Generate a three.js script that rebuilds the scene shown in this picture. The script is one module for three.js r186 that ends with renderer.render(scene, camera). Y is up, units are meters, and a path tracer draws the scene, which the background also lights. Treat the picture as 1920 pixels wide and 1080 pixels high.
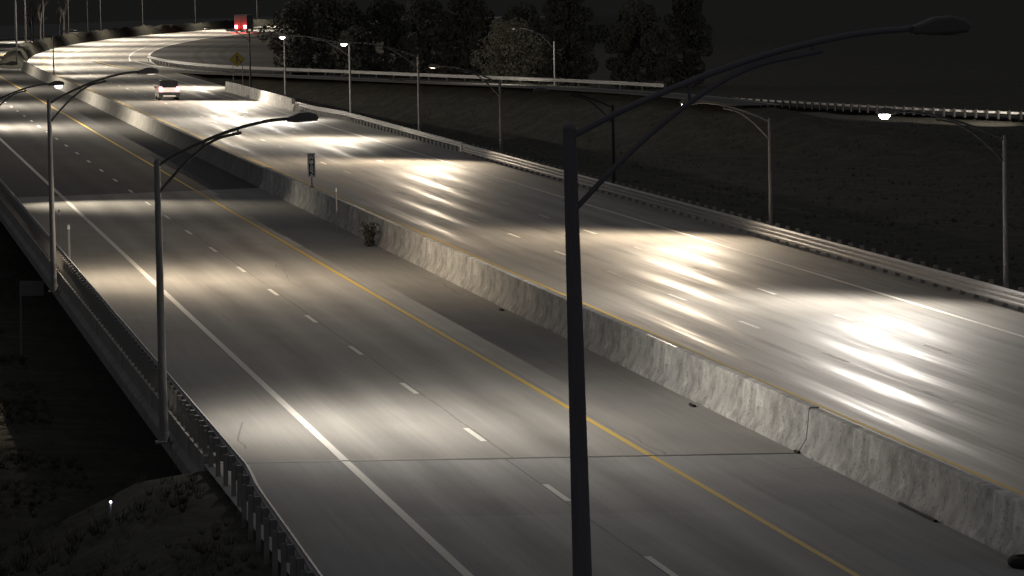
import * as THREE from 'three';
import { mergeGeometries, mergeVertices, toCreasedNormals } from 'three/addons/utils/BufferGeometryUtils.js';
import { RoundedBoxGeometry } from 'three/addons/geometries/RoundedBoxGeometry.js';
import { FontLoader } from 'three/addons/loaders/FontLoader.js';
import { TextGeometry } from 'three/addons/geometries/TextGeometry.js';

// ---------------------------------------------------------------- camera, sky, light, exposure
const scene = new THREE.Scene();
const CAM = new THREE.Vector3(0, 11.351, 0), PITCH = 0.07199, YAW = 0.15621;   // a mast camera far up the road, long lens
const camera = new THREE.PerspectiveCamera(7.545, 16 / 9, 5, 12000);
camera.position.copy(CAM);
camera.lookAt(CAM.x + Math.sin(YAW) * Math.cos(PITCH), CAM.y - Math.sin(PITCH), CAM.z - Math.cos(YAW) * Math.cos(PITCH));
camera.updateMatrixWorld();

const renderer = new THREE.WebGLRenderer({ antialias: true });
renderer.toneMapping = THREE.LinearToneMapping;
renderer.toneMappingExposure = 1;
renderer.shadowMap.enabled = true;

{ // night sky: even, faint, a little lighter towards the horizon (town glow)
  const w = 64, h = 32, d = new Float32Array(w * h * 4);
  for (let j = 0; j < h; j++) for (let i = 0; i < w; i++) {
    const up = Math.sin(((j + .5) / h - .5) * Math.PI), k = 0.08 + 0.014 * Math.exp(-Math.abs(up) * 4);
    d.set([k * 1.0, k * 1.0, k * 1.06, 1], (j * w + i) * 4);
  }
  const t = new THREE.DataTexture(d, w, h, THREE.RGBAFormat, THREE.FloatType);
  t.mapping = THREE.EquirectangularReflectionMapping; t.magFilter = t.minFilter = THREE.LinearFilter; t.needsUpdate = true;
  scene.background = t; scene.environment = t;
}
{ // moon
  const moon = new THREE.DirectionalLight(0xdfe6ff, 0.012);
  moon.position.set(-60, 120, 40); moon.target.position.set(20, 0, -150); moon.castShadow = true; moon.shadow.radius = 6;
  Object.assign(moon.shadow.camera, { left: -300, right: 300, top: 500, bottom: -500, near: 1, far: 1500 });
  moon.name = 'moon_light'; scene.add(moon); scene.add(moon.target); moon.target.name = 'moon_target';
}

// ---------------------------------------------------------------- helpers
let seed = 480237;
const rnd = () => { seed = (seed * 1664525 + 1013904223) >>> 0; return seed / 4294967296; };
const rr = (a, b) => a + (b - a) * rnd();
const V = (x, y, z) => new THREE.Vector3(x, y, z);
const clamp = (v, a, b) => Math.max(a, Math.min(b, v));
const sstep = (a, b, v) => { const t = clamp((v - a) / (b - a), 0, 1); return t * t * (3 - 2 * t); };
const hash = (i, j, k = 0) => { let n = Math.imul(i, 374761393) ^ Math.imul(j, 668265263) ^ Math.imul(k, 2147483647 - 61); n = Math.imul(n ^ (n >>> 13), 1274126177); return ((n ^ (n >>> 16)) >>> 0) / 4294967296; };
function noise(x, y, py = 0, k = 0, px = 0) { // value noise, wraps after px / py cells
  const i = Math.floor(x), j = Math.floor(y), fx = x - i, fy = y - j, u = fx * fx * (3 - 2 * fx), v = fy * fy * (3 - 2 * fy);
  const wr = (n, p) => p ? ((n % p) + p) % p : n, a = wr(i, px), b = wr(i + 1, px), c = wr(j, py), d = wr(j + 1, py);
  return (hash(a, c, k) * (1 - u) + hash(b, c, k) * u) * (1 - v) + (hash(a, d, k) * (1 - u) + hash(b, d, k) * u) * v;
}
const names = {};
function numbered(n) { const c = names[n] = (names[n] ?? -1) + 1; return c ? `${n}_${String(c).padStart(3, '0')}` : n; }
function shadow(o) { o.traverse(m => { if (m.isMesh) { m.castShadow = true; m.receiveShadow = true; } }); return o; }
function part(name, geo, mat, parent) { const m = new THREE.Mesh(geo, mat); m.name = name; m.castShadow = m.receiveShadow = true; parent.add(m); return m; }
function thing(name, label, category, [x, y, z] = [0, 0, 0], group) {
  const o = new THREE.Group(); o.name = numbered(name); o.position.set(x, y, z); o.userData = { label, category }; if (group) o.userData.group = group; scene.add(o); return o;
}
function struct(name, geo, mat) { const o = geo ? new THREE.Mesh(geo, mat) : new THREE.Group(); o.name = numbered(name); o.userData.kind = 'structure'; o.receiveShadow = o.castShadow = true; scene.add(o); return o; }
const box = (w, h, d, x = 0, y = 0, z = 0) => { const g = new THREE.BoxGeometry(w, h, d); g.translate(x, y, z); return g; };
const rbox = (w, h, d, x = 0, y = 0, z = 0, r = 0.02) => { const g = new RoundedBoxGeometry(w, h, d, 2, Math.min(r, w / 2.1, h / 2.1, d / 2.1)); g.translate(x, y, z); return g; };
const cyl = (r0, r1, h, x = 0, y = 0, z = 0, n = 14) => { const g = new THREE.CylinderGeometry(r1, r0, h, n); g.translate(x, y + h / 2, z); return g; };
const tube = (pts, r, n = 24, k = 8) => new THREE.TubeGeometry(new THREE.CatmullRomCurve3(pts), n, r, k);
const merge = a => mergeGeometries(a.map(g => { const q = g.index ? g.toNonIndexed() : g; for (const k of Object.keys(q.attributes)) if (!['position', 'normal', 'uv'].includes(k)) q.deleteAttribute(k); return q; }));

// the road's line: straight along -z, then a long bend to the right
const S0 = 487, RAD = 1430, OREF = 37;
function P(s, off, y = 0) {
  if (s <= S0) return V(off, y, -s);
  const a = (s - S0) / RAD, r = RAD + OREF - off;
  return V(OREF + RAD - r * Math.cos(a), y, -(S0 + r * Math.sin(a)));
}
const right = s => { const a = s <= S0 ? 0 : (s - S0) / RAD; return V(Math.cos(a), 0, Math.sin(a)); };
function inverse(x, z) { // z positive ahead
  if (z <= S0) return [z, x];
  const dx = OREF + RAD - x, dz = z - S0; return [S0 + Math.atan2(dz, dx) * RAD, OREF + RAD - Math.hypot(dx, dz)];
}
const range = (a, b, d) => { const o = [], n = Math.max(1, Math.round((b - a) / d)); for (let i = 0; i <= n; i++) o.push(a + (b - a) * i / n); return o; };
// flat strip between two offsets; uv: u across in parts of the carriageway, v along in metres / L
function ribbon(o0, o1, s0, s1, y, { step = 6, u0 = 0, uw = 1, L = 1, skew = () => 0, nx = 1 } = {}) {
  const pos = [], uv = [], idx = [], S = range(0, 1, 1 / Math.max(1, Math.round((s1 - s0) / step)));
  S.forEach((t, j) => { for (let i = 0; i <= nx; i++) { const off = o0 + (o1 - o0) * i / nx, a = s0 + (skew(off, 0) || 0), b = s1 + (skew(off, 1) || 0), s = a + (b - a) * t, p = P(s, off, y); pos.push(p.x, p.y, p.z); uv.push((off - u0) / uw, s / L); } });
  for (let j = 0; j < S.length - 1; j++) for (let i = 0; i < nx; i++) { const a = j * (nx + 1) + i, b = a + 1, c = a + nx + 1, d = c + 1; idx.push(a, b, d, a, d, c); }
  const g = new THREE.BufferGeometry(); g.setAttribute('position', new THREE.Float32BufferAttribute(pos, 3)); g.setAttribute('uv', new THREE.Float32BufferAttribute(uv, 2)); g.setIndex(idx); g.computeVertexNormals(); return g;
}
// closed profile [[sideways, up], ...] pulled along frames [{p, r, s}]
function sweep(profile, frames, caps = true) {
  const pos = [], uv = [], idx = [], n = profile.length, len = [0];
  for (let i = 1; i <= n; i++) len.push(len[i - 1] + Math.hypot(profile[i % n][0] - profile[i - 1][0], profile[i % n][1] - profile[i - 1][1]));
  let run = frames[0].s ?? 0;
  frames.forEach((f, j) => { if (j) run += f.p.distanceTo(frames[j - 1].p); for (let i = 0; i <= n; i++) { const q = profile[i % n]; pos.push(f.p.x + f.r.x * q[0], f.p.y + q[1], f.p.z + f.r.z * q[0]); uv.push(run, len[i]); } });
  for (let j = 0; j < frames.length - 1; j++) for (let i = 0; i < n; i++) { const a = j * (n + 1) + i, b = a + 1, c = a + n + 1, d = c + 1; idx.push(a, c, b, b, c, d); }
  if (caps) { const tri = THREE.ShapeUtils.triangulateShape(profile.map(q => new THREE.Vector2(...q)), []); for (const [k, f] of [[0, 0], [(frames.length - 1) * (n + 1), 1]]) for (const t of tri) idx.push(...(f ? [k + t[0], k + t[2], k + t[1]] : [k + t[0], k + t[1], k + t[2]])); }
  const g = new THREE.BufferGeometry(); g.setAttribute('position', new THREE.Float32BufferAttribute(pos, 3)); g.setAttribute('uv', new THREE.Float32BufferAttribute(uv, 2)); g.setIndex(idx);
  return toCreasedNormals(g, 0.6);
}
const frames = (s0, s1, off, step = 6, y = 0) => range(s0, s1, step).map(s => ({ p: P(s, typeof off === 'function' ? off(s) : off, y), r: right(s), s }));
function polyFrames(pts, step = 2) { // pts [x, y, z]
  const c = new THREE.CatmullRomCurve3(pts.map(p => V(...p)), false, 'centripetal'), n = Math.ceil(c.getLength() / step), o = [];
  for (let i = 0; i <= n; i++) { const p = c.getPointAt(i / n), t = c.getTangentAt(i / n); o.push({ p, r: V(-t.z, 0, t.x).normalize(), s: i * step }); }
  return o;
}

// ---------------------------------------------------------------- materials
const sr = c => Math.round(255 * clamp(c <= 0.0031308 ? c * 12.92 : 1.055 * Math.pow(c, 1 / 2.4) - 0.055, 0, 1));
function dataTex(w, h, fn, srgb) {
  const d = new Uint8Array(w * h * 4);
  for (let j = 0; j < h; j++) for (let i = 0; i < w; i++) { const c = fn(i, j), k = (j * w + i) * 4; if (srgb) { d[k] = sr(c[0]); d[k + 1] = sr(c[1]); d[k + 2] = sr(c[2]); } else d[k] = d[k + 1] = d[k + 2] = clamp(c * 255, 0, 255); d[k + 3] = 255; }
  const t = new THREE.DataTexture(d, w, h); t.wrapS = t.wrapT = THREE.RepeatWrapping; t.magFilter = THREE.LinearFilter; t.minFilter = THREE.LinearMipmapLinearFilter; t.generateMipmaps = true; t.anisotropy = 8; if (srgb) t.colorSpace = THREE.SRGBColorSpace; t.needsUpdate = true; return t;
}
// pavement: grain, long streaks, wheel tracks, oil band, seams and sealed cracks. W metres across, L along (wraps)
function pavement({ w, h, W, L, base, tint, tracks, oil, seams, cracks, streak, patch, rough, polish, k }) {
  const A = new Float32Array(w * h), T = new Float32Array(w * h);
  for (let j = 0; j < h; j++) for (let i = 0; i < w; i++) {
    const x = i / w * W, y = j / h * L;
    const st = noise(x * 7, y / 5, L / 5, k) * .6 + noise(x * 19, y / 2.5, L / 2.5, k + 1) * .4 - .5, big = noise(x / 3, y / 8, L / 8, k + 2) - .5, mid = noise(x * 1.3, y * .5, L * .5, k + 3) - .5;
    const wob = (noise(3, y / 10, L / 10, k + 5) - .5) * .3;
    let tr = 0, ol = 0; for (const c of tracks) tr += Math.exp(-(((x - c + wob) / .33) ** 2)); for (const c of oil) ol += Math.exp(-(((x - c + wob) / .38) ** 2));
    const worn = tr * (.55 + .9 * noise(x * 9, y / 9, L / 9, k + 6));
    let a = base * (1 + streak * st * 1.6 + patch * big + patch * .7 * mid + .12 * worn - .16 * ol * (.6 + .8 * noise(x * 4, y / 3, L / 3, k + 7)) + .16 * (hash(i, j, k) - .5));
    A[j * w + i] = a; T[j * w + i] = worn + st * streak * 2.2;
  }
  const dark = (x0, y0, x1, y1, r, f) => { const n = Math.ceil(Math.hypot((x1 - x0) / W * w, (y1 - y0) / L * h)); for (let q = 0; q <= n; q++) { const px = (x0 + (x1 - x0) * q / n) / W * w, py = (y0 + (y1 - y0) * q / n) / L * h, ri = Math.max(.6, r / W * w), rj = Math.max(.6, r / L * h); for (let jj = Math.floor(py - rj); jj <= py + rj; jj++) for (let ii = Math.floor(px - ri); ii <= px + ri; ii++) if (ii >= 0 && ii < w) { const n2 = ((jj % h) + h) % h * w + ii; A[n2] = Math.min(A[n2], base * f); } } };
  for (const x of seams) { let px = x; for (let y = 0; y < L; y += 1.5) { const nx = x + (noise(x, y / 3, L / 3, k + 8) - .5) * .06; dark(px, y, nx, y + 1.5, .012, .62); px = nx; } }
  for (let c = 0; c < cracks; c++) { let x = hash(c, 1, k) * W, y = hash(c, 2, k) * L, dir = hash(c, 3, k) < .55 ? [1, 0] : [0, 1]; const n = 4 + hash(c, 4, k) * 10; for (let q = 0; q < n; q++) { const nx = x + dir[0] * .45 + (hash(c, q, k + 9) - .5) * .25, ny = y + dir[1] * .9 + (hash(c, q, k + 10) - .5) * .3; dark(x, y, nx, ny, .011, .66); x = nx; y = ny; } }
  return {
    map: dataTex(w, h, (i, j) => { const a = A[j * w + i]; return [a * tint[0], a * tint[1], a * tint[2]]; }, true),
    roughnessMap: dataTex(w, h, (i, j) => clamp(rough - polish * T[j * w + i], .22, 1), false),
  };
}
const LW = 14.4, LU = 8.6, RW = 18.6, RU = 22.8, TL = 90;
const laneL = [13.8, 17.45], laneR = [27.68, 31.35, 35.1];
const trk = (c, u) => c.flatMap(x => [x - u - .88, x - u + .88]);
const concT = pavement({ w: 1024, h: 2048, W: LW, L: TL, base: .27, tint: [1.0, .97, .9], tracks: trk(laneL, LU), oil: laneL.map(x => x - LU), seams: [15.76 - LU + .12, 19.16 - LU + .2], cracks: 9, streak: .1, patch: .16, rough: .95, polish: .05, k: 11 });
const asphT = pavement({ w: 1024, h: 2048, W: LW, L: TL, base: .27, tint: [1.0, .99, .97], tracks: trk(laneL, LU), oil: laneL.map(x => x - LU), seams: [15.76 - LU - .1], cracks: 12, streak: .13, patch: .2, rough: .93, polish: .07, k: 31 });
const rightT = pavement({ w: 1024, h: 2048, W: RW, L: TL, base: .24, tint: [1.0, .955, .87], tracks: trk(laneR, RU), oil: laneR.map(x => x - RU), seams: [29.51 - RU + .14, 33.2 - RU - .13], cracks: 8, streak: .26, patch: .2, rough: .63, polish: .19, k: 51 });
const pv = (t, o = {}) => new THREE.MeshPhysicalMaterial({ map: t.map, roughnessMap: t.roughnessMap, roughness: 1, metalness: 0, ...o });
const M = {
  deck: pv(concT, { specularIntensity: .6 }), asphalt: pv(asphT, { specularIntensity: .6 }), dimmedFarAsphalt: pv(asphT, { specularIntensity: .5, color: new THREE.Color().setRGB(.29, .29, .29) }), right: pv(rightT),  // far asphalt darkened: shade of the unlit stretch put into its colour
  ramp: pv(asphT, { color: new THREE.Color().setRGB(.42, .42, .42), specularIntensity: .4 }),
};
const paintWear = dataTex(256, 256, (i, j) => { const n = noise(i / 6, j / 14, 256 / 14 | 0, 71) * .6 + noise(i / 2, j / 2, 128, 72) * .4, a = n > .74 ? .3 : .86 + .14 * n; return [a, a, a]; }, true);
M.white = new THREE.MeshStandardMaterial({ color: new THREE.Color().setRGB(.74, .72, .66), map: paintWear, roughness: .75 });
M.yellow = new THREE.MeshStandardMaterial({ color: new THREE.Color().setRGB(.62, .42, .07), map: paintWear, roughness: .75 });
// cast concrete: blotches, vertical run-off stains, form marks, pits (u metres along / 12, v metres of profile / 3)
const concreteMap = dataTex(1536, 384, (i, j) => {
  const x = i / 1536 * 12, y = j / 384 * 3;
  const run = noise(x * 5, y * .7, 0, 81, 60) * .6 + noise(x * 14, y * 1.1, 0, 82, 168) * .4 - .5, bl = noise(x * 1.1, y * 1.6, 0, 83, 0) - .5, md = noise(x * 4, y * 5, 0, 84, 48) - .5, pit = noise(x * 16, y * 16, 0, 85, 192);
  let a = .37 * (1 + .22 * run + .5 * bl + .42 * md + (hash(i, j, 86) - .5) * .12); if (pit > .78) a *= .66; if (noise(x * 3, y * 2.4, 0, 87, 36) > .72) a *= 1.22;
  return [a, a * .985, a * .93];
}, true);
concreteMap.repeat.set(1 / 12, 1 / 3);
M.barrier = new THREE.MeshStandardMaterial({ map: concreteMap, bumpMap: concreteMap, bumpScale: .006, roughness: .9 });
const dimmedMap = dataTex(1024, 256, (i, j) => { const x = i / 1024 * 12, y = j / 256 * 3; const run = noise(x * 4, y * .8, 0, 91, 48) - .5, bl = noise(x * 2, y * 2, 0, 92, 24) - .5; const a = .2 * (1 + .3 * run + .4 * bl + (hash(i, j, 93) - .5) * .12); return [a, a * .97, a * .9]; }, true);
dimmedMap.repeat.set(1 / 12, 1 / 3);
M.dimmedConcrete = new THREE.MeshStandardMaterial({ map: dimmedMap, bumpMap: dimmedMap, bumpScale: .006, roughness: .92 });  // concrete darkened; shade on the unlit far barrier put into its colour
const metalMap = dataTex(256, 256, (i, j) => { const n = noise(i / 5, j / 5, 51, 101, 51) * .5 + noise(i / 20, j / 20, 12, 102, 12) * .5, a = .62 + .3 * n; return [a, a, a * 1.01]; }, true);
M.galv = new THREE.MeshStandardMaterial({ color: new THREE.Color().setRGB(.5, .5, .5), map: metalMap, roughness: .5, metalness: .55 });
M.post = new THREE.MeshStandardMaterial({ color: new THREE.Color().setRGB(.3, .29, .27), map: metalMap, roughness: .7, metalness: .3 });
M.pole = new THREE.MeshStandardMaterial({ color: new THREE.Color().setRGB(.24, .24, .24), map: metalMap, roughness: .55, metalness: .3 });
M.arm = new THREE.MeshStandardMaterial({ color: new THREE.Color().setRGB(.07, .07, .075), map: metalMap, roughness: .6, metalness: .3 });
M.darkPole = new THREE.MeshStandardMaterial({ color: new THREE.Color().setRGB(.03, .03, .034), map: metalMap, roughness: .65, metalness: .2 });
M.nearPole = new THREE.MeshStandardMaterial({ color: new THREE.Color().setRGB(.15, .15, .175), map: metalMap, roughness: .8, metalness: 0 });
M.head = new THREE.MeshStandardMaterial({ color: new THREE.Color().setRGB(.09, .09, .09), roughness: .55, metalness: .3 });
M.black = new THREE.MeshStandardMaterial({ color: new THREE.Color().setRGB(.015, .015, .016), roughness: .75 });
M.rubber = new THREE.MeshStandardMaterial({ color: new THREE.Color().setRGB(.02, .02, .02), roughness: .9 });
const grassMap = dataTex(512, 512, (i, j) => { const a = noise(i / 4, j / 4, 128, 111, 128) * .35 + noise(i / 14, j / 14, 36, 112, 36) * .35 + noise(i / 60, j / 60, 8, 113, 8) * .3, b = .04 + .045 * a * a * 1.6 + .012 * hash(i, j, 114); return [b * 1.02, b, b * .85]; }, true);
M.grass = new THREE.MeshPhysicalMaterial({ map: grassMap, roughness: 1, specularIntensity: .15 });
M.brush = new THREE.MeshPhysicalMaterial({ map: grassMap, color: new THREE.Color().setRGB(.18, .18, .165), roughness: 1, specularIntensity: .1 });
M.blade = new THREE.MeshStandardMaterial({ color: new THREE.Color().setRGB(.06, .058, .048), roughness: .95, side: THREE.DoubleSide });
M.bark = new THREE.MeshStandardMaterial({ color: new THREE.Color().setRGB(.025, .022, .02), roughness: 1 });
M.leaf = new THREE.MeshStandardMaterial({ color: new THREE.Color().setRGB(.06, .062, .045), roughness: .85, side: THREE.DoubleSide });
M.darkLeaf = new THREE.MeshStandardMaterial({ color: new THREE.Color().setRGB(.04, .042, .034), roughness: .9, side: THREE.DoubleSide });
M.silver = new THREE.MeshStandardMaterial({ color: new THREE.Color().setRGB(.72, .72, .7), roughness: .35, metalness: .15 });
const glow = (r, g, b, e) => new THREE.MeshStandardMaterial({ color: 0x222222, emissive: new THREE.Color().setRGB(r, g, b), emissiveIntensity: e, roughness: .4 });

// ---------------------------------------------------------------- ground
const RAMP = [[107, -3.6, 352], [99, -2.6, 370], [91, -1.4, 387], [84, -.4, 402], [77, 0, 416], [60.5, 0, 460], [52.5, 0, 481], [45, 0, 500], [40.6, 0, 528], [39.6, 0, 565]]; // far edge of the entrance ramp: x, y, metres ahead
const rampFar = polyFrames(RAMP.map(([x, y, z]) => [x, y, -z]), 2);
const rampMid = rampFar.map(f => [f.p.x - f.r.x * -2.6, -f.p.z]);
function height(x, z) {
  const [s, off] = inverse(x, z);
  const d = Math.max((s > 540 ? -36 : 7.9) - off, off - 41.6, 0); let h = -.06 - d * .48;
  const s1 = 226 + (off - 12) * .55;
  if (s > 101 && s < s1) h = Math.min(h, -1.3 - Math.min(s - 101, s1 - s) * .6);
  h = Math.max(h, -4.9);
  if (z > 290 && z < 575 && x > 36) { let m = 1e9; for (let i = 0; i < rampMid.length; i += 2) m = Math.min(m, Math.hypot(rampMid[i][0] - x, rampMid[i][1] - z)); h = Math.max(h, -.07 - Math.max(0, m - 5) * .4 - sstep(0, 1, (x - 76) / 32) * 4.3); }
  return h + (d > 1 || (s > 104 && s < s1 - 3) ? (noise(x / 3, z / 3, 0, 121) - .5) * .35 : 0);
}
{
  const xs = range(-60, 230, 2.4), zs = range(20, 1180, 3), pos = [], uv = [], idx = [];
  for (const z of zs) for (const x of xs) { pos.push(x, height(x, z), -z); uv.push(x / 9, z / 9); }
  const n = xs.length; for (let j = 0; j < zs.length - 1; j++) for (let i = 0; i < n - 1; i++) { const a = j * n + i; idx.push(a, a + 1, a + n + 1, a, a + n + 1, a + n); }
  const g = new THREE.BufferGeometry(); g.setAttribute('position', new THREE.Float32BufferAttribute(pos, 3)); g.setAttribute('uv', new THREE.Float32BufferAttribute(uv, 2)); g.setIndex(idx); g.computeVertexNormals();
  struct('grass_embankment', g, M.grass);
  const o = new THREE.PlaneGeometry(12000, 12000); o.rotateX(-Math.PI / 2); o.translate(0, -5.5, -3000); const u = o.attributes.uv; for (let i = 0; i < u.count; i++) u.setXY(i, u.getX(i) * 1300, u.getY(i) * 1300);
  struct('ground', o, M.grass);
}

// ---------------------------------------------------------------- roads and bridge
const J1 = 100.6, j2 = off => 222.6 + (off - 9.8) * .6;
const leftRoad = struct('left_road'), rightRoad = struct('right_road'), bridge = struct('bridge_deck');
part('asphalt_surface', ribbon(8.6, 22.9, 30, J1, 0, { u0: LU, uw: LW, L: TL, step: 10 }), M.asphalt, leftRoad);
part('concrete_surface', ribbon(8.95, 22.9, J1 + .12, 222.6, 0, { u0: LU, uw: LW, L: TL, step: 10, nx: 4, skew: (o, e) => e ? (o - 9.8) * .6 - .12 : 0 }), M.deck, bridge);
part('asphalt_surface', ribbon(8.6, 22.9, 222.6, 1150, 0, { u0: LU, uw: LW, L: TL, step: 8, nx: 2, skew: (o, e) => e ? 0 : (o - 9.8) * .6 }), M.dimmedFarAsphalt, leftRoad);
part('asphalt_surface', ribbon(22.9, 41.4, 30, 432, 0, { u0: RU, uw: RW, L: TL, step: 8 }), M.right, rightRoad);
part('asphalt_surface', ribbon(22.9, 39.8, 432, 1150, 0, { u0: RU, uw: RW, L: TL, step: 8 }), M.right, rightRoad);
// deck body with its edge beams
part('slab', sweep([[8.62, -.95], [8.62, .16], [8.98, .16], [8.98, -.004], [41.2, -.012], [41.2, -.95]], frames(J1 + .15, 224, 0, 20).map(f => f)), M.dimmedConcrete, bridge);
for (const [x, w] of [[8.62, .14]]) part('edge_ledge', sweep([[x - w, -.55], [x - w, -.42], [x, -.3], [x, -.55]], frames(J1 + .2, 223, 0, 20)), M.dimmedConcrete, bridge);
// expansion joints: a dark gap between two steel edges
for (const [f, e] of [[() => J1, 22.6], [j2, 22.6]]) {
  const strip = (a, b, y) => { const q = [[9, f(9) + a], [e, f(e) + a], [e, f(e) + b], [9, f(9) + b]].map(([x, s]) => [x, y, -s]); const g = new THREE.BufferGeometry(); g.setAttribute('position', new THREE.Float32BufferAttribute([q[0], q[1], q[2], q[0], q[2], q[3]].flat(), 3)); g.setAttribute('uv', new THREE.Float32BufferAttribute([0, 0, 1, 0, 1, 1, 0, 0, 1, 1, 0, 1], 2)); g.computeVertexNormals(); return g; };
  part('expansion_joint', strip(0, .13, .005), M.black, bridge); part('joint_steel', strip(-.05, 0, .008), M.post, bridge); part('joint_steel', strip(.13, .18, .008), M.post, bridge);
}
for (const z of [150, 190]) { const s = part('pier', rbox(24, 4, 1.1, 26, -2.98, -z, .2), M.dimmedConcrete, bridge); }
part('abutment', box(33, 3.5, .8, 25, -2.6, -100.2), M.dimmedConcrete, bridge); part('abutment', box(33, 3.5, .8, 25, -2.6, -232), M.dimmedConcrete, bridge);

// painted lines
const line = (road, off, w, s0, s1, mat, name = 'edge_line') => part(name, ribbon(off - w / 2, off + w / 2, s0, s1, .005, { u0: off, uw: .5, L: .5, step: 8 }), mat, road);
line(leftRoad, 11.92, .2, 30, 1150, M.white); line(leftRoad, 19.16, .15, 30, 1150, M.yellow);
line(rightRoad, 37.0, .17, 30, 1150, M.white); line(rightRoad, 39.6, .14, 440, 800, M.white, 'shoulder_line'); line(rightRoad, 25.78, .13, 30, 1150, M.yellow);
const dash = (road, off, first, n, y = .005) => { for (let i = 0; i < n; i++) { const c = first + i * 12.19; part('lane_dash', ribbon(off - .075, off + .075, c - 1.55, c + 1.55, y, { u0: off + i * .37, uw: .5, L: .5, step: 3.2 }), M.white, road); } };
dash(leftRoad, 15.76, 69.4, 34); dash(rightRoad, 29.51, 101.4, 36); dash(rightRoad, 33.2, 103.6, 36);

// entrance ramp on the right with its own far edge line
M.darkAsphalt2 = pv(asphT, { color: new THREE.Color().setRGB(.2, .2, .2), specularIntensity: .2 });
const sideRoad = struct('side_road'); part('asphalt_surface', ribbon(-34, 5.5, 560, 1130, -.012, { u0: 0, uw: 14, L: 60, step: 10 }), M.dimmedFarAsphalt, sideRoad); line(sideRoad, 4.6, .2, 560, 1130, M.white);
const rampRoad = struct('ramp_road');
const strip = (fr, a, b, y, L = 30, uw = 14) => { const pos = [], uv = [], idx = []; fr.forEach((f, i) => { for (const o of [a, b]) { pos.push(f.p.x + f.r.x * o, f.p.y + y, f.p.z + f.r.z * o); uv.push((o + 8) / uw, f.s / L); } if (i) { const k = i * 2; idx.push(k - 2, k - 1, k + 1, k - 2, k + 1, k); } }); const g = new THREE.BufferGeometry(); g.setAttribute('position', new THREE.Float32BufferAttribute(pos, 3)); g.setAttribute('uv', new THREE.Float32BufferAttribute(uv, 2)); g.setIndex(idx); g.computeVertexNormals(); return g; };
const rampLit = rampFar.filter(f => f.p.x < 88);
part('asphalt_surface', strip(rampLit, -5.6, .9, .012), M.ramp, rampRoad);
part('edge_line', strip(rampLit, -.1, .1, .018, .5, .5), M.white, rampRoad);
part('edge_line', strip(rampLit, -5.0, -4.8, .018, .5, .5), M.yellow, rampRoad);
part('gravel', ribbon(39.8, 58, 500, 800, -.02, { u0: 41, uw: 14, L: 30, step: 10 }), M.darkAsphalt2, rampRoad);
M.darkAsphalt = pv(asphT, { color: new THREE.Color().setRGB(.14, .14, .14), specularIntensity: .2 }); M.brightRail = new THREE.MeshStandardMaterial({ color: new THREE.Color().setRGB(.8, .8, .78), map: metalMap, roughness: .6 });  // lower ramp: road darkened to look unlit, rail paled to look lit
// lower ramp far right
const low = polyFrames([[92, -4.35, -590], [102, -4.35, -545], [110.5, -4.35, -512], [119.5, -4.35, -480], [129, -4.35, -458], [141, -4.35, -436], [156, -4.35, -412]].reverse(), 1.905);
const lowRoad = struct('lower_ramp_road');
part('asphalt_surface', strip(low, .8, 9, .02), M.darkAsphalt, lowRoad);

// ---------------------------------------------------------------- median barrier
const jersey = h => [[-.36, -.03], [-.36, .08], [-.2, .34], [-.13, h - .03], [-.1, h], [.1, h], [.13, h - .03], [.2, .34], [.36, .08], [.36, -.03]];
function barrier(label, s0, s1, mat, len, h, off = 23.1) {
  const o = thing('median_barrier', label, 'barrier');
  for (let a = s0; a < s1 - .5; a += len) part('barrier_panel', sweep(jersey(h), frames(a + .006, Math.min(s1, a + len) - .006, off, 6)), mat, o);
  return o;
}
barrier('grey concrete median barrier nearest the camera, right of the barrier joint', 42, J1 - .03, M.barrier, 14.65, 1.07);
barrier('stained concrete median barrier of the bridge between both carriageways', J1 + .03, 230.4, M.barrier, 12.98, 1.1);
barrier('long far concrete median barrier beyond the bridge running to the upper left bend', 230.46, 520, M.dimmedConcrete, 25, 1.02);
{ // overgrown bank behind the far barrier
  const g = (() => { const pos = [], uv = [], idx = [], pr = [[20.2, -.05], [20.7, .6], [21.4, 1.25], [22.2, 1.5], [22.9, 1.3], [23.4, .6], [23.8, -.05]], S = range(519, 980, 1.5); S.forEach((s, j) => pr.forEach(([o, h], i) => { const k = h < 0 ? 0 : (noise(s / 4, o * 2, 0, 141) - .5) * .7 + (noise(s / 1.6, o * 5, 0, 142) - .5) * .35, e = sstep(519, 545, s), p = P(s, o + k * .3, h < 0 ? h : (h + k) * e - .05); pos.push(p.x, p.y, p.z); uv.push(o / 3, s / 3); if (j && i) { const a = (j - 1) * pr.length + i - 1, b = a + 1, c = a + pr.length, d = c + 1; idx.push(a, b, d, a, d, c); } })); const g = new THREE.BufferGeometry(); g.setAttribute('position', new THREE.Float32BufferAttribute(pos, 3)); g.setAttribute('uv', new THREE.Float32BufferAttribute(uv, 2)); g.setIndex(idx); g.computeVertexNormals(); return g; })(); struct('median_bank', g, M.brush);
}
// pale strips added on the barrier top as lamplight highlights
for (const [a, b, l] of [[117.2, 121.6, 'added bright highlight strip on barrier top right of the near dark pole'], [187.5, 200.6, 'long added bright highlight strip on barrier top by the thin median post']]) {
  const o = thing('highlight_strip', l, 'highlight strip', [0, 0, 0], 'added highlight strips on the median barrier'); part('highlight_bar', sweep([[-.1, 0], [-.1, .02], [-.03, .02], [-.03, 0]], frames(a, b, 23.1, 4, 1.1)), M.silver, o);
}
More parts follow.
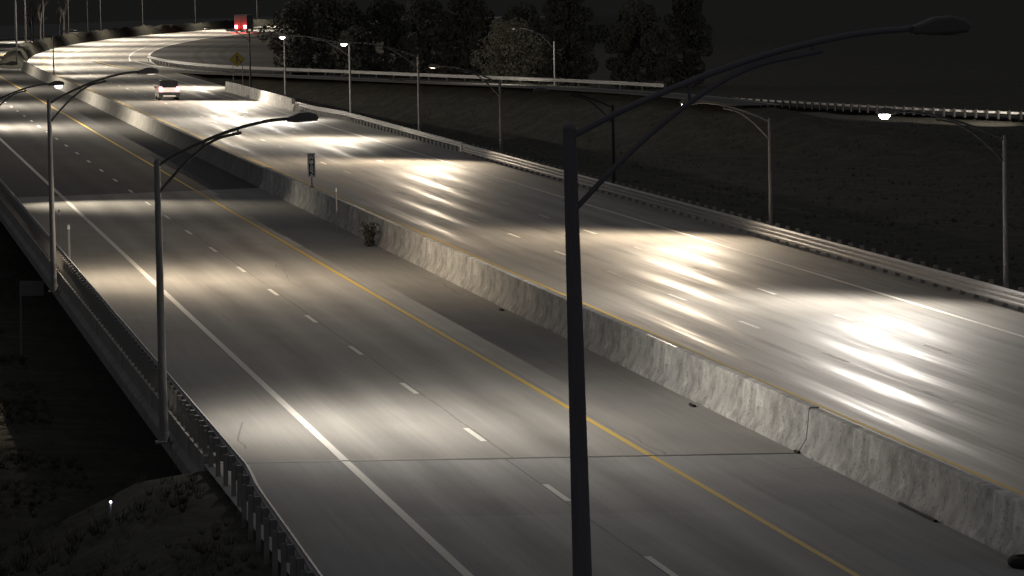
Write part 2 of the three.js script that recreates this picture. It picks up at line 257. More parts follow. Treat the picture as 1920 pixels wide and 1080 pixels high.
// drain slots and litter along the barrier foot
for (const [x, z, w, l] of [[22.66, 89, 3.1, 'long black strip of tyre tread at barrier foot, lower right'], [22.5, 145.2, .5, 'small dark scrap at barrier foot left of the near pole'], [22.45, 112.1, .55, 'small dark scrap at barrier foot below the concrete panels'], [22.7, 100.7, .35, 'dark lump of joint filler at the barrier joint']]) {
  const o = thing('road_debris', l, 'debris', [x, .004, -z]); const pts = [], n = 7; for (let i = 0; i <= n; i++) pts.push(V(Math.sin(i * 2.1) * .008, .03 + Math.sin(i * 1.3) * .006, w * (.5 - i / n))); const g = tube(pts, w > 1 ? .045 : .06, 20, 6); g.scale(1.6, 1, 1); g.scale(.6, .7, 1); part('strip', g, M.rubber, o);
}
{ const o = thing('tyre', 'black tyre lying against the barrier at bottom right corner', 'tyre', [22.66, .0, -80.5]); const g = new THREE.TorusGeometry(.27, .11, 10, 24); g.rotateX(Math.PI / 2); g.translate(0, .11, 0); part('tread', g, M.rubber, o); }

// ---------------------------------------------------------------- guardrails
const wav = (n, h, dx = 1) => { const f = [], b = [], d = .08, t = .006; const pts = []; for (let i = 0; i < n; i++) { const y = i / n; pts.push([0, y], [0, y + .12 / n], [d, y + .38 / n], [d, y + .62 / n], [0, y + .88 / n]); } pts.push([0, 1]); for (const [x, y] of pts) { f.push([x * dx, y * h]); b.push([x * dx - t * dx, y * h]); } return [...f, ...b.reverse()]; };
function beamProfile(n, h, y, dx) { let p = wav(n, h, dx).map(([a, b]) => [a, b + y]); if (THREE.ShapeUtils.area(p.map(q => new THREE.Vector2(...q))) < 0) p = p.reverse(); return p; }
const postGeo = merge([box(.1, 1.15, .012, 0, .12, -.05), box(.1, 1.15, .012, 0, .12, .05), box(.012, 1.15, .1, 0, .12, 0)]);
const postTall = merge([box(.15, 1.3, .014, 0, .13, -.06), box(.15, 1.3, .014, 0, .13, .06), box(.014, 1.3, .11, 0, .13, 0)]);
const blockGeo = rbox(.14, .34, .15, 0, .5, 0, .015), blockTall = rbox(.16, .5, .15, 0, .42, 0, .015);
{
  const o = thing('guardrail', 'dark guardrail on posts along the left edge of the near road', 'guardrail');
  const offL = s => s < 76 ? 8.56 : s < 90 ? 8.56 + (s - 76) / 14 * .22 : s < 93.5 ? 8.78 + (s - 90) / 3.5 * .16 : 8.94;
  part('beam', sweep(beamProfile(2, .31, .44, 1), frames(45, 480, offL, 1.75)), M.galv, o);
  const place = (s, big) => { const p = P(s, offL(s) - .22), q = part('post', big ? postTall : postGeo, M.post, o); q.position.copy(p); const b = part('block', blockGeo, M.post, o); b.position.copy(P(s, offL(s) - .09)); };
  for (let s = 60; s < J1; s += 1.905) place(s, false);
  for (let s = J1 + .8; s < 226; s += 1.27) place(s, false);
  for (let s = 228; s < 330; s += 3.81) place(s, false);
}
{
  const o = thing('guardrail', 'three ridged bridge guardrail on posts along the right edge of the far road', 'guardrail');
  part('beam', sweep(beamProfile(3, .51, .2, -1), frames(95, 270.5, 39.5, 8)), M.galv, o);
  const e = part('end_shoe', rbox(.05, .55, .7, 39.42, .46, -270.9, .02), M.galv, o);
  for (let s = 112; s < 270; s += 1.905) { const q = part('post', postTall, M.post, o); q.position.set(39.82, 0, -s); const b = part('block', blockTall, M.post, o); b.position.set(39.64, 0, -s); }
}
{
  const o = thing('guardrail', 'two ridged guardrail on the right beyond the bridge, running to the pale concrete barrier', 'guardrail');
  const off = s => s < 335 ? 39.62 : s < 348 ? 39.62 - (s - 335) / 13 * .9 : 38.72;
  part('beam', sweep(beamProfile(2, .31, .42, -1), frames(270.9, 360, off, 3)), M.galv, o);
  for (let s = 272; s < 358; s += 1.905) { const q = part('post', postGeo, M.post, o); q.position.copy(P(s, off(s) + .25)); const b = part('block', blockGeo, M.post, o); b.position.copy(P(s, off(s) + .1)); }
}
{
  const o = thing('guardrail', 'guardrail along the far side of the entrance ramp behind the right road', 'guardrail');
  const fr = rampFar.filter(f => f.p.x < 78.5).map(f => ({ ...f, p: f.p.clone().addScaledVector(f.r, 1.7) }));
  part('beam', sweep(beamProfile(2, .33, .42, 1), fr), M.galv, o);
  fr.forEach((f, i) => { if (i % 2 === 0) { const q = part('post', postGeo, M.post, o); q.position.copy(f.p).addScaledVector(f.r, .2); q.rotation.y = Math.atan2(-f.r.z, f.r.x); } });
}
{
  const o = thing('guardrail', 'brightly lit guardrail with dark posts in front on the far right ramp', 'guardrail');
  part('beam', sweep(beamProfile(2, .24, .4, -1), low), M.brightRail, o);
  low.forEach((f, i) => { const q = part('post', box(.2, .95, .2, 0, .3, 0), M.black, o); q.position.copy(f.p).addScaledVector(f.r, -.22); q.rotation.y = Math.atan2(-f.r.z, f.r.x); });
  const far = low.filter(f => f.p.x > 124).map(f => ({ ...f, p: f.p.clone().addScaledVector(f.r, 9.4).setY(-4.05) }));
  const o2 = thing('guardrail', 'faint upper guardrail on the far side of the far right ramp', 'guardrail'); part('beam', sweep(beamProfile(2, .31, .3, -1), far), M.galv, o2);
  far.forEach((f, i) => { if (i % 3 === 0) { const q = part('post', postGeo, M.post, o2); q.position.copy(f.p).setY(-4.2).addScaledVector(f.r, .25); } });
}
{ // short pale concrete barrier on the right
  const o = thing('concrete_barrier', 'short pale concrete barrier wall right of the far road with bright top', 'barrier');
  const pr = [[-.3, -.03], [-.3, .1], [-.17, .35], [-.12, .93], [.12, .93], [.17, .35], [.3, .1], [.3, -.03]];
  for (let s = 360.6; s < 419; s += 6.1) part('barrier_panel', sweep(pr, frames(s, Math.min(s + 6.08, 421), 38.45, 6.08)), M.barrier, o);
  part('cap', sweep([[-.11, .932], [-.11, .95], [.11, .95], [.11, .932]], frames(362, 416, 38.45, 6)), M.silver, o);  // pale strip added to brighten the lamplit barrier top
  part('sloped_end', sweep([[-.3, -.03], [-.3, .1], [-.14, .55], [.14, .55], [.3, .1], [.3, -.03]], frames(358.4, 360.58, 38.45, 2)), M.barrier, o);
}

// ---------------------------------------------------------------- street lamps
// side: +1 arm reaches to +x, -1 to -x. tip: arm end [dx, y]. light: candela (0 = dark lamp)
function streetLamp({ s, off, top, reach, tipY, side = 1, r0 = .115, r1 = .075, base = -.05, light = 0, color = 0xfff1da, drop = false, mats = [M.pole, M.arm], label, group, aim = [4, 0, 0], angle = 1.32, lean = .02, gap = .72, glowI, lowEnd = .6, ground = 0, x, z }) {
  const p = x === undefined ? P(s, off, 0) : V(x, ground, -z), r = x === undefined ? right(s) : V(1, 0, 0);
  const o = thing('street_lamp', label, 'street lamp', [p.x, p.y, p.z], group);
  o.rotation.set(0, Math.atan2(-r.z, r.x), 0); o.rotateZ(lean);
  part('pole', cyl(r0, r1, top - base, 0, base, 0, 16), mats[0], o);
  part('base_plate', merge([box(.42, .05, .42, 0, base + .03, 0), cyl(r0 * 1.35, r0 * 1.2, .28, 0, base, 0, 12)]), mats[0], o);
  part('cap', new THREE.SphereGeometry(r1 * 1.05, 12, 8).translate(0, top, 0), mats[0], o);
  const k = side, dy = tipY - top + .1, y0 = top - .1, up = t => V(k * reach * t, y0 + dy * Math.sin(t * Math.PI / 2) ** .92, 0);
  part('upper_arm', tube([0, .12, .26, .42, .6, .8, 1].map(up), .042, 28), mats[1], o);
  const e = lowEnd, ye = up(e).y - .13, lo = t => V(k * reach * e * t, y0 - gap + (ye - y0 + gap) * Math.sin(t * Math.PI / 2) ** .95, 0);
  part('lower_arm', tube([0, .2, .45, .7, 1].map(lo), .036, 22), mats[1], o);
  const tb = .33, bx = k * reach * tb, yb = up(tb).y, yl = lo(tb / e).y; part('brace', cyl(.022, .022, yb - yl, bx, yl, 0, 8), mats[1], o);
  const bx2 = k * reach * e * .96; part('brace', cyl(.022, .022, .17, bx2, up(e * .96).y - .17, 0, 8), mats[1], o);
  // cobra head: tapered housing, lens under it
  const hx = k * (reach + .1), prof = [[0, -.01], [.1, .02], [.28, .09], [.5, .1], [.66, .05], [.7, 0]];
  const sh = new THREE.Shape([...prof.map(q => new THREE.Vector2(...q)), new THREE.Vector2(.68, -.05), new THREE.Vector2(.2, -.07), new THREE.Vector2(0, -.05)]);
  const hg = new THREE.ExtrudeGeometry(sh, { depth: .2, bevelEnabled: true, bevelSize: .04, bevelThickness: .05, bevelSegments: 3, steps: 1 }); hg.translate(-.32, 0, -.1); if (k < 0) hg.rotateY(Math.PI);
  hg.translate(hx, tipY, 0); const head = part('lamp_head', hg, M.head, o);
  const gi = glowI ?? (light ? 2 : 0), lg = new THREE.SphereGeometry(1, 16, 8, 0, Math.PI * 2, Math.PI / 2, Math.PI / 2); lg.scale(drop ? .2 : .16, drop ? .17 : .012, drop ? .15 : .11); lg.translate(hx + k * .14, tipY - (drop ? .095 : .107), 0);
  const c = new THREE.Color(color); part('lens', lg, light ? glow(c.r, c.g, Math.min(1, c.b * 1.12), gi) : M.head, head);
  if (light) {
    o.updateMatrixWorld(true);
    const L = new THREE.SpotLight(color, light, 0, angle, .5, 2); L.name = 'lamp_light'; L.castShadow = true; L.shadow.radius = 4; L.position.set(hx + k * .14, tipY - (drop ? .36 : .22), 0); o.add(L);
    const wp = L.position.clone().applyMatrix4(o.matrixWorld); const tg = V(wp.x + k * aim[0] * r.x, p.y, wp.z + aim[1]); o.add(L.target); L.target.name = 'lamp_aim'; L.target.position.copy(o.worldToLocal(tg));
  }
  return o;
}
const LG = 'street lamps of the left row', RG = 'street lamps of the right row', WARM = 0xffe9cc, NEUT = 0xfff1dc, COOL = 0xfff6ea;
const left = (z, o) => streetLamp({ s: z, off: 8.32, top: 6.65, reach: 3.55, tipY: 7.66, side: 1, base: -.4, group: LG, ...o });
left(108.9, { light: 420, color: COOL, aim: [7.8, 1.2], angle: 1.46, label: 'street lamp rising in front of the left guardrail, arm ending above the mile marker' });
left(161.6, { light: 470, color: WARM, aim: [4.5, 0], angle: 1.45, label: 'street lamp beside the left guardrail near the picture edge with arm over the car lane' });
left(216, { off: 8.0, top: 4.95, reach: 3.3, tipY: 5.86, light: 230, aim: [2.5, 2], angle: .9, drop: true, glowI: 5, label: 'street lamp at left edge, only its arm with small white lens in view' });
left(270, { off: 8.0, top: 4.85, reach: 3.4, tipY: 5.74, light: 0, label: 'unlit street lamp at the left picture edge, arm tip just in view' });
for (const [z, i] of [[325, 1900], [378, 1500], [432, 1500], [486, 900], [545, 900], [620, 3600], [720, 3600], [830, 3600]]) left(z, { off: 7.9, top: z > 600 ? 11 : 5.3, reach: 3.4, tipY: z > 600 ? 12 : 6.2, light: i, aim: [6.5, 0], angle: z > 600 ? 1.15 : 1.42, glowI: 1, mats: z > 600 ? [M.darkPole, M.darkPole] : [M.pole, M.arm], label: 'far street lamp of the left row beyond the bridge, out of view or hardly seen' });
const rightLamp = (z, o) => streetLamp({ s: z, off: 40.42, top: 5.3, reach: 4.0, tipY: 6.0, side: -1, base: -.06, gap: .8, group: RG, mats: [M.pole, M.arm], r0: .1, r1: .07, ...o });
rightLamp(146.5, { top: 5.7, reach: 4.0, tipY: 6.68, light: 600, color: COOL, aim: [7.5, 3], angle: 1.47, drop: true, glowI: 40, label: 'street lamp at the right picture edge behind the guardrail with glaring white lamp' });
rightLamp(184.6, { top: 5.05, reach: 3.4, tipY: 5.87, light: 600, color: WARM, aim: [7, 3], angle: 1.47, mats: [M.pole, M.pole], label: 'second street lamp from the right edge, standing behind the ridged guardrail' });
rightLamp(222.6, { top: 4.5, reach: 3.6, tipY: 5.4, light: 0, mats: [M.darkPole, M.darkPole], label: 'dark unlit street lamp just right of the big near pole' });
rightLamp(260.8, { top: 4.78, reach: 3.8, tipY: 5.84, light: 640, color: WARM, aim: [6.5, 3], angle: 1.47, label: 'pale street lamp left of the big near pole by the end of the ridged guardrail' });
rightLamp(297.4, { top: 5.7, reach: 4.85, tipY: 6.72, light: 900, color: NEUT, aim: [5, 0], angle: 1.43, drop: true, glowI: 40, label: 'street lamp whose glaring white light stands left of its neighbour pole' });
rightLamp(337, { top: 5.8, reach: 4.95, tipY: 6.62, light: 900, color: COOL, aim: [5, 0], angle: 1.43, drop: true, glowI: 16, label: 'far street lamp with small white light right of the yellow diamond sign' });
rightLamp(385.5, { top: 5.66, reach: 4.6, tipY: 6.4, light: 950, color: NEUT, aim: [3, 4], label: 'far street lamp behind the pale concrete barrier' });
rightLamp(434, { off: 42, top: 5.5, light: 950, aim: [6, 0], angle: 1.43, glowI: 1, mats: [M.darkPole, M.darkPole], label: 'far street lamp just left of the yellow diamond sign' });
streetLamp({ s: 486, off: 25.2, top: 4.4, reach: 2.2, tipY: 5.1, side: 1, light: 380, color: NEUT, aim: [4, 0], angle: 1.43, glowI: 1, base: -.05, r0: .08, r1: .06, mats: [M.darkPole, M.darkPole], label: 'thin dark lamp post beside the far median barrier at upper left' });
for (const [z, i] of [[530, 2600], [572, 3000], [614, 3300], [658, 2900], [704, 2800], [752, 2900], [806, 3000], [866, 3000], [930, 3000]]) streetLamp({ s: z, off: 22.4, top: 11, reach: 3.6, tipY: 12, side: 1, light: i, color: NEUT, aim: [5, 0], angle: 1.3, glowI: 1, base: .3, r0: .1, r1: .08, mats: [M.darkPole, M.darkPole], group: 'added tall lamps on the median bank', label: 'tall lamp added on the bank to light the bend, its head above the picture' });  // lamps added to spread even light over the bend
streetLamp({ x: 73.3, z: 437.4, top: 4.4, reach: 3.9, tipY: 5.9, side: -1, light: 230, color: NEUT, angle: 1.42, aim: [-4, -5], base: -.05, mats: [M.pole, M.darkPole], r0: .1, r1: .07, label: 'street lamp on the entrance ramp in front of the round tree' });
streetLamp({ x: 131, z: 436, ground: -4.8, top: 5.2, reach: 3.8, tipY: 6, side: -1, light: 8000, color: NEUT, angle: .27, aim: [7, -49], base: -.1, mats: [M.darkPole, M.darkPole], label: 'added lamp aimed at the far right ramp rail, out of view past the right picture edge' });  // unseen narrow spot, added to light the ramp rail
// near unlit pole in front of everything
streetLamp({ s: 56, off: 9.86, top: 9.32, reach: 4.85, tipY: 10.5, side: 1, r0: .157, r1: .086, base: -.3, lean: .0305, gap: .98, lowEnd: .7, mats: [M.nearPole, M.nearPole], label: 'big dark street lamp pole standing nearest the camera in the middle' });

// ---------------------------------------------------------------- signs and posts
const font = await new FontLoader().loadAsync('fonts/droid/droid_sans_bold.typeface.json');
const text = (t, size, depth = .006) => { const g = new TextGeometry(t, { font, size, depth, curveSegments: 4, bevelEnabled: false }); g.computeBoundingBox(); const b = g.boundingBox; g.translate(-(b.min.x + b.max.x) / 2, -(b.min.y + b.max.y) / 2, 0); return g; };
M.signWhite = new THREE.MeshStandardMaterial({ color: new THREE.Color().setRGB(.8, .8, .8), roughness: .45 });
M.signBlack = new THREE.MeshStandardMaterial({ color: new THREE.Color().setRGB(.02, .022, .022), roughness: .5 });
M.signYellow = new THREE.MeshStandardMaterial({ color: new THREE.Color().setRGB(.24, .19, .015), roughness: .55 });
{ // mile marker
  const o = thing('mile_marker', 'narrow black and white mile marker sign standing on the median barrier', 'sign', [23.1, 1.1, -208.3]); o.rotation.z = .03;
  part('panel', rbox(.38, 1.16, .012, 0, 1.06, 0, .004), M.signWhite, o); part('face', rbox(.27, 1.04, .006, 0, 1.06, .009, .003), M.signBlack, o);
  const put = (g, y, n) => { g.translate(0, y, .0125); part(n, g, M.signWhite, o); };
  put(text('W', .2), 1.44, 'letter'); put(text('8', .25), .92, 'digit'); put(text('2', .25), .67, 'digit');
  const s = new THREE.Shape(); s.moveTo(-.1, .09); s.quadraticCurveTo(0, .12, .1, .09); s.quadraticCurveTo(.13, -.04, 0, -.12); s.quadraticCurveTo(-.13, -.04, -.1, .09);
  put(new THREE.ExtrudeGeometry(s, { depth: .005, bevelEnabled: false }), 1.19, 'shield');
  part('post', box(.06, .7, .03, 0, .3, -.025), M.post, o); part('bracket', rbox(.2, .06, .2, 0, .02, -.02, .01), M.post, o);
}
{ // yellow diamond
  const o = thing('diamond_sign', 'yellow diamond warning sign with black merge symbol on two posts', 'sign', [40.35, 0, -430]); o.rotation.z = .02; o.rotation.y = -.08;
  const dia = (r, d, z) => { const s = new THREE.Shape(); const c = .06; s.moveTo(c, r - c); s.lineTo(r - c, c); s.quadraticCurveTo(r, 0, r - c, -c); s.lineTo(c, -r + c); s.quadraticCurveTo(0, -r, -c, -r + c); s.lineTo(-r + c, -c); s.quadraticCurveTo(-r, 0, -r + c, c); s.lineTo(-c, r - c); s.quadraticCurveTo(0, r, c, r - c); const g = new THREE.ExtrudeGeometry(s, { depth: d, bevelEnabled: false }); g.translate(0, 2.86, z); return g; };
  part('panel', dia(.76, .01, 0), M.signYellow, o); part('border', dia(.72, .004, .011), M.signBlack, o); part('face', dia(.68, .004, .016), M.signYellow, o);
  const sym = [box(.12, .62, .006, -.02, 2.76, .025)];
  const ar = new THREE.Shape([[-.2, 0], [.2, 0], [0, .28]].map(q => new THREE.Vector2(...q))); const ag = new THREE.ExtrudeGeometry(ar, { depth: .006, bevelEnabled: false }); ag.translate(-.02, 3.05, .022); sym.push(ag);
  const br = tube([V(.3, 2.5, .025), V(.28, 2.66, .025), V(.14, 2.82, .025), V(.0, 2.98, .025)], .055, 12, 6); br.scale(1, 1, 1); sym.push(br);
  part('merge_symbol', merge(sym), M.signBlack, o);
  part('post', box(.08, 3.2, .06, -.42, 1.55, -.05), M.post, o); part('post', box(.08, 3.2, .06, .5, 1.55, -.05), M.post, o); part('crossbar', box(1.1, .07, .04, .04, 2.7, -.025), M.post, o);
}
const slim = (x, y, z, h, w, mat, label, group, name = 'marker_post') => { const o = thing(name, label, 'post', [x, y, -z], group); o.rotation.z = .025; part('stake', rbox(w, h, .03, 0, h / 2, 0, .01), mat, o); part('reflector', rbox(w * 1.15, .16, .034, 0, h - .14, .001, .01), M.signWhite, o); return o; };
M.greyPlastic = new THREE.MeshStandardMaterial({ color: new THREE.Color().setRGB(.3, .3, .3), roughness: .7 });
slim(9.52, 0, 179.8, 1.65, .07, M.greyPlastic, 'thin grey marker post right of the left street lamp, the farther of two', 'marker posts on the left shoulder');
slim(9.5, 0, 172.3, 1.5, .09, M.greyPlastic, 'thin grey marker post right of the left street lamp, the nearer of two', 'marker posts on the left shoulder');
slim(22.28, 0, 191, 1.95, .05, M.greyPlastic, 'thin pale post in front of the median barrier where the bright strip begins', undefined);
{ const o = thing('small_sign', 'grey back of a small sign on a post below the left guardrail', 'sign', [8.55, height(8.55, 185), -185]); part('panel', rbox(1.02, .64, .03, .05, -1.94 - o.position.y, 0, .02), M.post, o); part('post', box(.09, -1.7 - o.position.y, .06, -.42, (-1.7 - o.position.y) / 2, -.05), M.post, o); }
{ const y = height(6.25, 97.5), o = thing('marker_light', 'tiny blue white light low on the dark slope at lower left', 'light', [6.25, y, -97.5]); part('stake', cyl(.03, .025, .5, 0, -.1, 0, 8), M.post, o); const l = part('lens', new THREE.SphereGeometry(.03, 10, 8).translate(0, .42, 0), glow(.75, .8, 1, 6), o); const p = new THREE.PointLight(0xdfe6ff, .05, 0, 2); p.position.set(0, .42, .06); p.castShadow = true; p.name = 'marker_bulb'; o.add(p); }

// ---------------------------------------------------------------- plants
const leafQuads = (pts, size, jit) => { const pos = []; const v = [V(), V(), V(), V()].map(() => new THREE.Vector3()), q = new THREE.Quaternion(), e = new THREE.Euler(); for (const p of pts) { e.set(rr(0, 6.3), rr(0, 6.3), rr(0, 6.3)); q.setFromEuler(e); const a = size * rr(.6, 1.3), b = a * .6; const c = [[-a, 0], [0, -b], [a, 0], [0, b]].map(([x, y]) => V(x, y, 0).applyQuaternion(q).add(p)); for (const k of [0, 1, 2, 0, 2, 3]) pos.push(c[k].x, c[k].y, c[k].z); } const g = new THREE.BufferGeometry(); g.setAttribute('position', new THREE.Float32BufferAttribute(pos, 3)); g.computeVertexNormals(); return g; };
function treeGeo(h, r, n, size, low = .3) {
  const trunkPts = [V(0, -.3, 0), V(rr(-.1, .1), h * .25, rr(-.1, .1)), V(rr(-.25, .25), h * .55, rr(-.2, .2)), V(0, h * .86, 0)], wood = [];
  const tg = tube(trunkPts, h * .022, 12, 8); wood.push(tg); const pts = [];
  const cl = 26; for (let i = 0; i < cl; i++) { const t = low + (1 - low) * (i + rnd()) / cl, a = i * 2.4 + rr(-.4, .4), prof = Math.sin(Math.PI * clamp((t - low) / (1 - low) * .86 + .12, 0, 1)) ** .7, R = r * prof * rr(.35, 1.0), c = V(Math.cos(a) * R, h * t, Math.sin(a) * R); wood.push(tube([V(0, h * t * .8, 0), V(c.x * .5, h * t * .9, c.z * .5), c], h * .006, 6, 5)); const cr = r * rr(.22, .4); for (let k = 0; k < n / cl; k++) { const d = V(rr(-1, 1), rr(-1, 1), rr(-1, 1)); if (d.lengthSq() > 1) d.normalize(); pts.push(V(c.x + d.x * cr, c.y + d.y * cr * .8, c.z + d.z * cr)); } }
  return [merge(wood), leafQuads(pts, size)];
}
function tree(name, label, geo, mat, x, z, sc, turn, group) { const o = thing(name, label, 'tree', [x, height(x, z) - .05, -z], group); o.scale.setScalar(sc); o.rotation.y = turn; part('trunk', geo[0], M.bark, o); part('crown', geo[1], mat, o); return o; }
const g1 = treeGeo(8, 4.6, 5200, .17, .12), g2 = treeGeo(11, 4.6, 9500, .23, .06), g3 = treeGeo(13, 4.4, 9500, .23, .05);
tree('round_tree', 'round leafy tree lit from below behind the ramp lamp', g1, M.leaf, 71.3, 455, .82, .4);
{ // dark wood edge inside the bend
  const spots = [[56, 520, 0, .9], [63.5, 560, 1, 1.0], [69, 585, 0, 1.05], [75.5, 590, 1, .95], [82, 600, 0, 1.1], [89, 605, 1, 1.0], [96, 600, 0, 1.0], [104, 610, 1, 1.1], [113, 605, 0, 1.05], [122, 615, 1, 1.0], [66, 545, 0, .8]];
  spots.forEach(([x, z, k, s], i) => tree('dark_tree', 'dark dense tree of the unlit wood inside the bend', k ? g3 : g2, M.darkLeaf, x, z, s, i * 1.7, 'dark trees inside the bend'));
}
function bareTree(h) { const w = []; const grow = (p, d, l, r, k) => { const e = p.clone().addScaledVector(d, l), m = p.clone().lerp(e, .5).add(V(rr(-.06, .06) * l, 0, rr(-.06, .06) * l)); w.push(tube([p, m, e], r, 5, 5)); if (k) for (let i = 0; i < (k > 2 ? 4 : 3); i++) { const q = p.clone().lerp(e, k > 2 ? rr(.55, 1) : rr(.4, 1)); grow(q, d.clone().add(V(rr(-.75, .75), rr(.0, .4), rr(-.75, .75))).normalize(), l * rr(.42, .6), r * .55, k - 1); } }; grow(V(0, -.2, 0), V(rr(-.05, .05), 1, rr(-.05, .05)).normalize(), h * .6, h * .016, 3); return merge(w); }
const bare = [bareTree(6.5), bareTree(7.5), bareTree(6)];
[[640, 20.9, 0], [646, 21.6, 1], [653, 20.8, 2], [664, 21.5, 1], [670, 21, 0], [700, 21.4, 2], [712, 20.8, 1]].forEach(([s, off, k], i) => { const p = P(s, off), o = thing('bare_tree', 'thin bare young tree on the median bank at upper left', 'tree', [p.x, 1.1, p.z], 'bare trees on the far median'); o.rotation.y = i * 1.3; part('trunk_and_branches', bare[k], M.bark, o); });
{ // weeds at the barrier foot
  const o = thing('weed_clump', 'clump of tall weeds growing at the median barrier foot near the white post', 'plant', [22.38, 0, -180.3]);
  const gs = []; for (let i = 0; i < 22; i++) { const a = rr(0, 6.3), l = rr(.5, 1.05), c = V(Math.cos(a) * .1, 0, Math.sin(a) * .25), t = c.clone().add(V(Math.cos(a) * rr(.05, .3), l, Math.sin(a) * rr(.1, .5))), m = c.clone().lerp(t, .55).add(V(0, .15, 0)); gs.push(tube([c, m, t, t.clone().add(V(Math.cos(a) * .12, -.12, Math.sin(a) * .2))], .018, 7, 4)); } part('stems', merge(gs), M.blade, o);
  const pts = []; for (let i = 0; i < 160; i++) pts.push(V(rr(-.25, .25), rr(.05, .95), rr(-.45, .45))); part('leaves', leafQuads(pts, .07), M.leaf, o);
}
{ // rough grass on the dark slopes
  const gs = []; for (let i = 0; i < 14; i++) { const a = i * .9 + (i % 2) * .2, l = .2 + .06 * (i % 4); const g = new THREE.BufferGeometry(); const bx = Math.cos(a) * .05, bz = Math.sin(a) * .05; g.setAttribute('position', new THREE.Float32BufferAttribute([bx - .008, 0, bz, bx + .008, 0, bz, bx + Math.cos(a) * .14, l, bz + Math.sin(a) * .14], 3)); g.setAttribute('normal', new THREE.Float32BufferAttribute([0, .8, .6, 0, .8, .6, 0, .8, .6], 3)); gs.push(g); }
  const g = mergeGeometries(gs), N = 30000, im = new THREE.InstancedMesh(g, M.blade, N), m = new THREE.Matrix4(), q = new THREE.Quaternion(), c = new THREE.Color();
  let n = 0; while (n < N) { const leftSide = n < 15000, z = leftSide ? rr(70, 240) : rr(150, 470), x = leftSide ? rr(-6, 8.2) : rr(42, 42 + z * .22), cl = noise(x / 2.5, z / 4, 0, 131); if (cl < .35) continue; q.setFromAxisAngle(V(0, 1, 0), rr(0, 6.3)); const s = rr(.35, .8) * (.5 + cl); m.compose(V(x, height(x, z) - .03, -z), q, V(s, s, s)); im.setMatrixAt(n, m); im.setColorAt(n, c.setRGB(rr(.6, 1.3), rr(.6, 1.2), rr(.5, 1))); n++; }
  im.name = 'rough_grass'; im.userData = { kind: 'stuff', label: 'rough dark grass on the slopes beside the road', category: 'grass' }; im.castShadow = im.receiveShadow = true; scene.add(im);
}

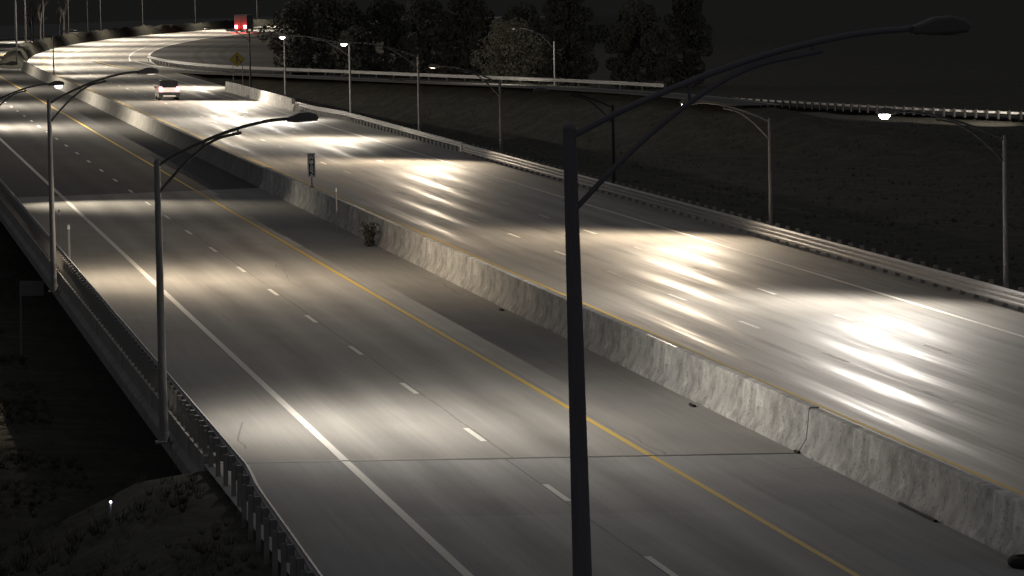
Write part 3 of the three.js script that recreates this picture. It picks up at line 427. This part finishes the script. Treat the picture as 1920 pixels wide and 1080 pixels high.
// ---------------------------------------------------------------- vehicles
{ // white estate car driving away
  const o = thing('suv', 'white sport utility car driving away on the far road with red tail lights', 'car', [30.48, 0, -392.6]);
  const paint = new THREE.MeshPhysicalMaterial({ color: new THREE.Color().setRGB(.72, .71, .71), roughness: .35, clearcoat: .8, clearcoatRoughness: .15 });
  const glass = new THREE.MeshPhysicalMaterial({ color: new THREE.Color().setRGB(.015, .015, .018), roughness: .08, clearcoat: 1 });
  const ext = (pts, w, b = .06) => { const g = new THREE.ExtrudeGeometry(new THREE.Shape(pts.map(q => new THREE.Vector2(...q))), { depth: w - 2 * b, bevelEnabled: true, bevelSize: b, bevelThickness: b, bevelSegments: 3, curveSegments: 6 }); g.translate(0, 0, -(w - 2 * b) / 2); g.rotateY(-Math.PI / 2); return g; };
  // profile: x = backwards (+z), y up
  part('body', ext([[2.25, .62], [2.28, 1.0], [2.2, 1.08], [-.9, 1.1], [-2.1, .95], [-2.3, .7], [-2.3, .35], [2.2, .35]].map(([a, b]) => [-a, b]).map(([a, b]) => [-a, b]).reverse(), 1.86, .07), paint, o);
  part('cabin', ext([[2.12, 1.02], [1.75, 1.6], [1.5, 1.67], [-.1, 1.66], [-.95, 1.06]].reverse(), 1.6, .06), M.black, o);
  part('roof', rbox(1.38, .05, 1.7, 0, 1.735, .75, .02), M.black, o);
  const rw = part('rear_window', rbox(1.36, .52, .03, 0, 1.38, 2.07, .01), glass, o); rw.rotation.x = 0; rw.geometry.translate(0, -1.38, -2.07); rw.position.set(0, 1.36, 2.05); rw.rotation.x = -.55;
  part('spoiler', rbox(1.4, .05, .3, 0, 1.7, 1.75, .02), M.black, o);
  part('tailgate', rbox(1.5, .46, .05, 0, .9, 2.33, .02), paint, o); part('bumper', rbox(1.86, .44, .24, 0, .52, 2.36, .06), M.black, o);
  part('skid_plate', rbox(1.1, .09, .05, 0, .4, 2.48, .02), M.silver, o); part('licence_plate', rbox(.32, .16, .02, 0, .86, 2.37, .005), M.signWhite, o);
  for (const k of [-1, 1]) {
    const l = part('tail_light', rbox(.3, .4, .12, k * .77, 1.04, 2.3, .04), glow(1, .42, .48, 3), o);
    const pl = new THREE.PointLight(0xff7a80, 1.2, 0, 2); pl.position.set(k * .76, 1.0, 2.48); pl.castShadow = true; pl.name = 'tail_bulb'; o.add(pl);
    part('mirror', rbox(.2, .15, .12, k * 1.03, 1.12, -.55, .04), M.black, o); part('roof_rail', rbox(.04, .04, 1.7, k * .66, 1.77, .7, .015), M.silver, o);
    part('side_window', box(.01, .36, 2.1, k * .815, 1.32, .6), glass, o);
    for (const z of [-1.4, 1.38]) { const w = new THREE.CylinderGeometry(.35, .35, .24, 22); w.rotateZ(Math.PI / 2); w.translate(k * .82, .35, z); const t = part('wheel', w, M.rubber, o); const r = new THREE.CylinderGeometry(.21, .21, .02, 16); r.rotateZ(Math.PI / 2); r.translate(k * .945, .35, z); part('rim', r, M.silver, t); }
  }
}
{ // distant lorry with red lights
  const s = 838, p = P(s, 36.2), o = thing('lorry', 'distant box lorry with bright red tail lights on the bend', 'lorry', [p.x, 0, p.z]); o.rotation.y = -(s - S0) / RAD;
  const pale = new THREE.MeshStandardMaterial({ color: new THREE.Color().setRGB(.018, .018, .02), roughness: .7 });
  part('box_body', rbox(2.45, 2.5, 7, 0, 2.15, -2.5, .05), pale, o); part('rear_door', rbox(1.12, 2.2, .04, -.59, 2.15, 1.02, .02), pale, o); part('rear_door', rbox(1.12, 2.2, .04, .59, 2.15, 1.02, .02), pale, o);
  part('cab', rbox(2.2, 1.8, 1.9, 0, 1.6, -7.1, .15), pale, o); part('bumper', rbox(2.3, .18, .15, 0, .6, 1.05, .03), M.black, o); part('chassis', box(1, .25, 8.5, 0, .75, -3, .02), M.black, o);
  for (const k of [-1, 1]) { part('tail_light', rbox(.5, .6, .08, k * .85, 1.1, 1.1, .03), glow(1, .12, .16, 40), o); const l = new THREE.PointLight(0xff2222, 60, 0, 2); l.position.set(k * .95, .95, 1.4); l.castShadow = true; l.name = 'tail_bulb'; o.add(l); for (const z of [-.6, -6.8]) { const w = new THREE.CylinderGeometry(.48, .48, .3, 20); w.rotateZ(Math.PI / 2); w.translate(k * 1.02, .48, z); part('wheel', w, M.rubber, o); } }
}

renderer.render(scene, camera);
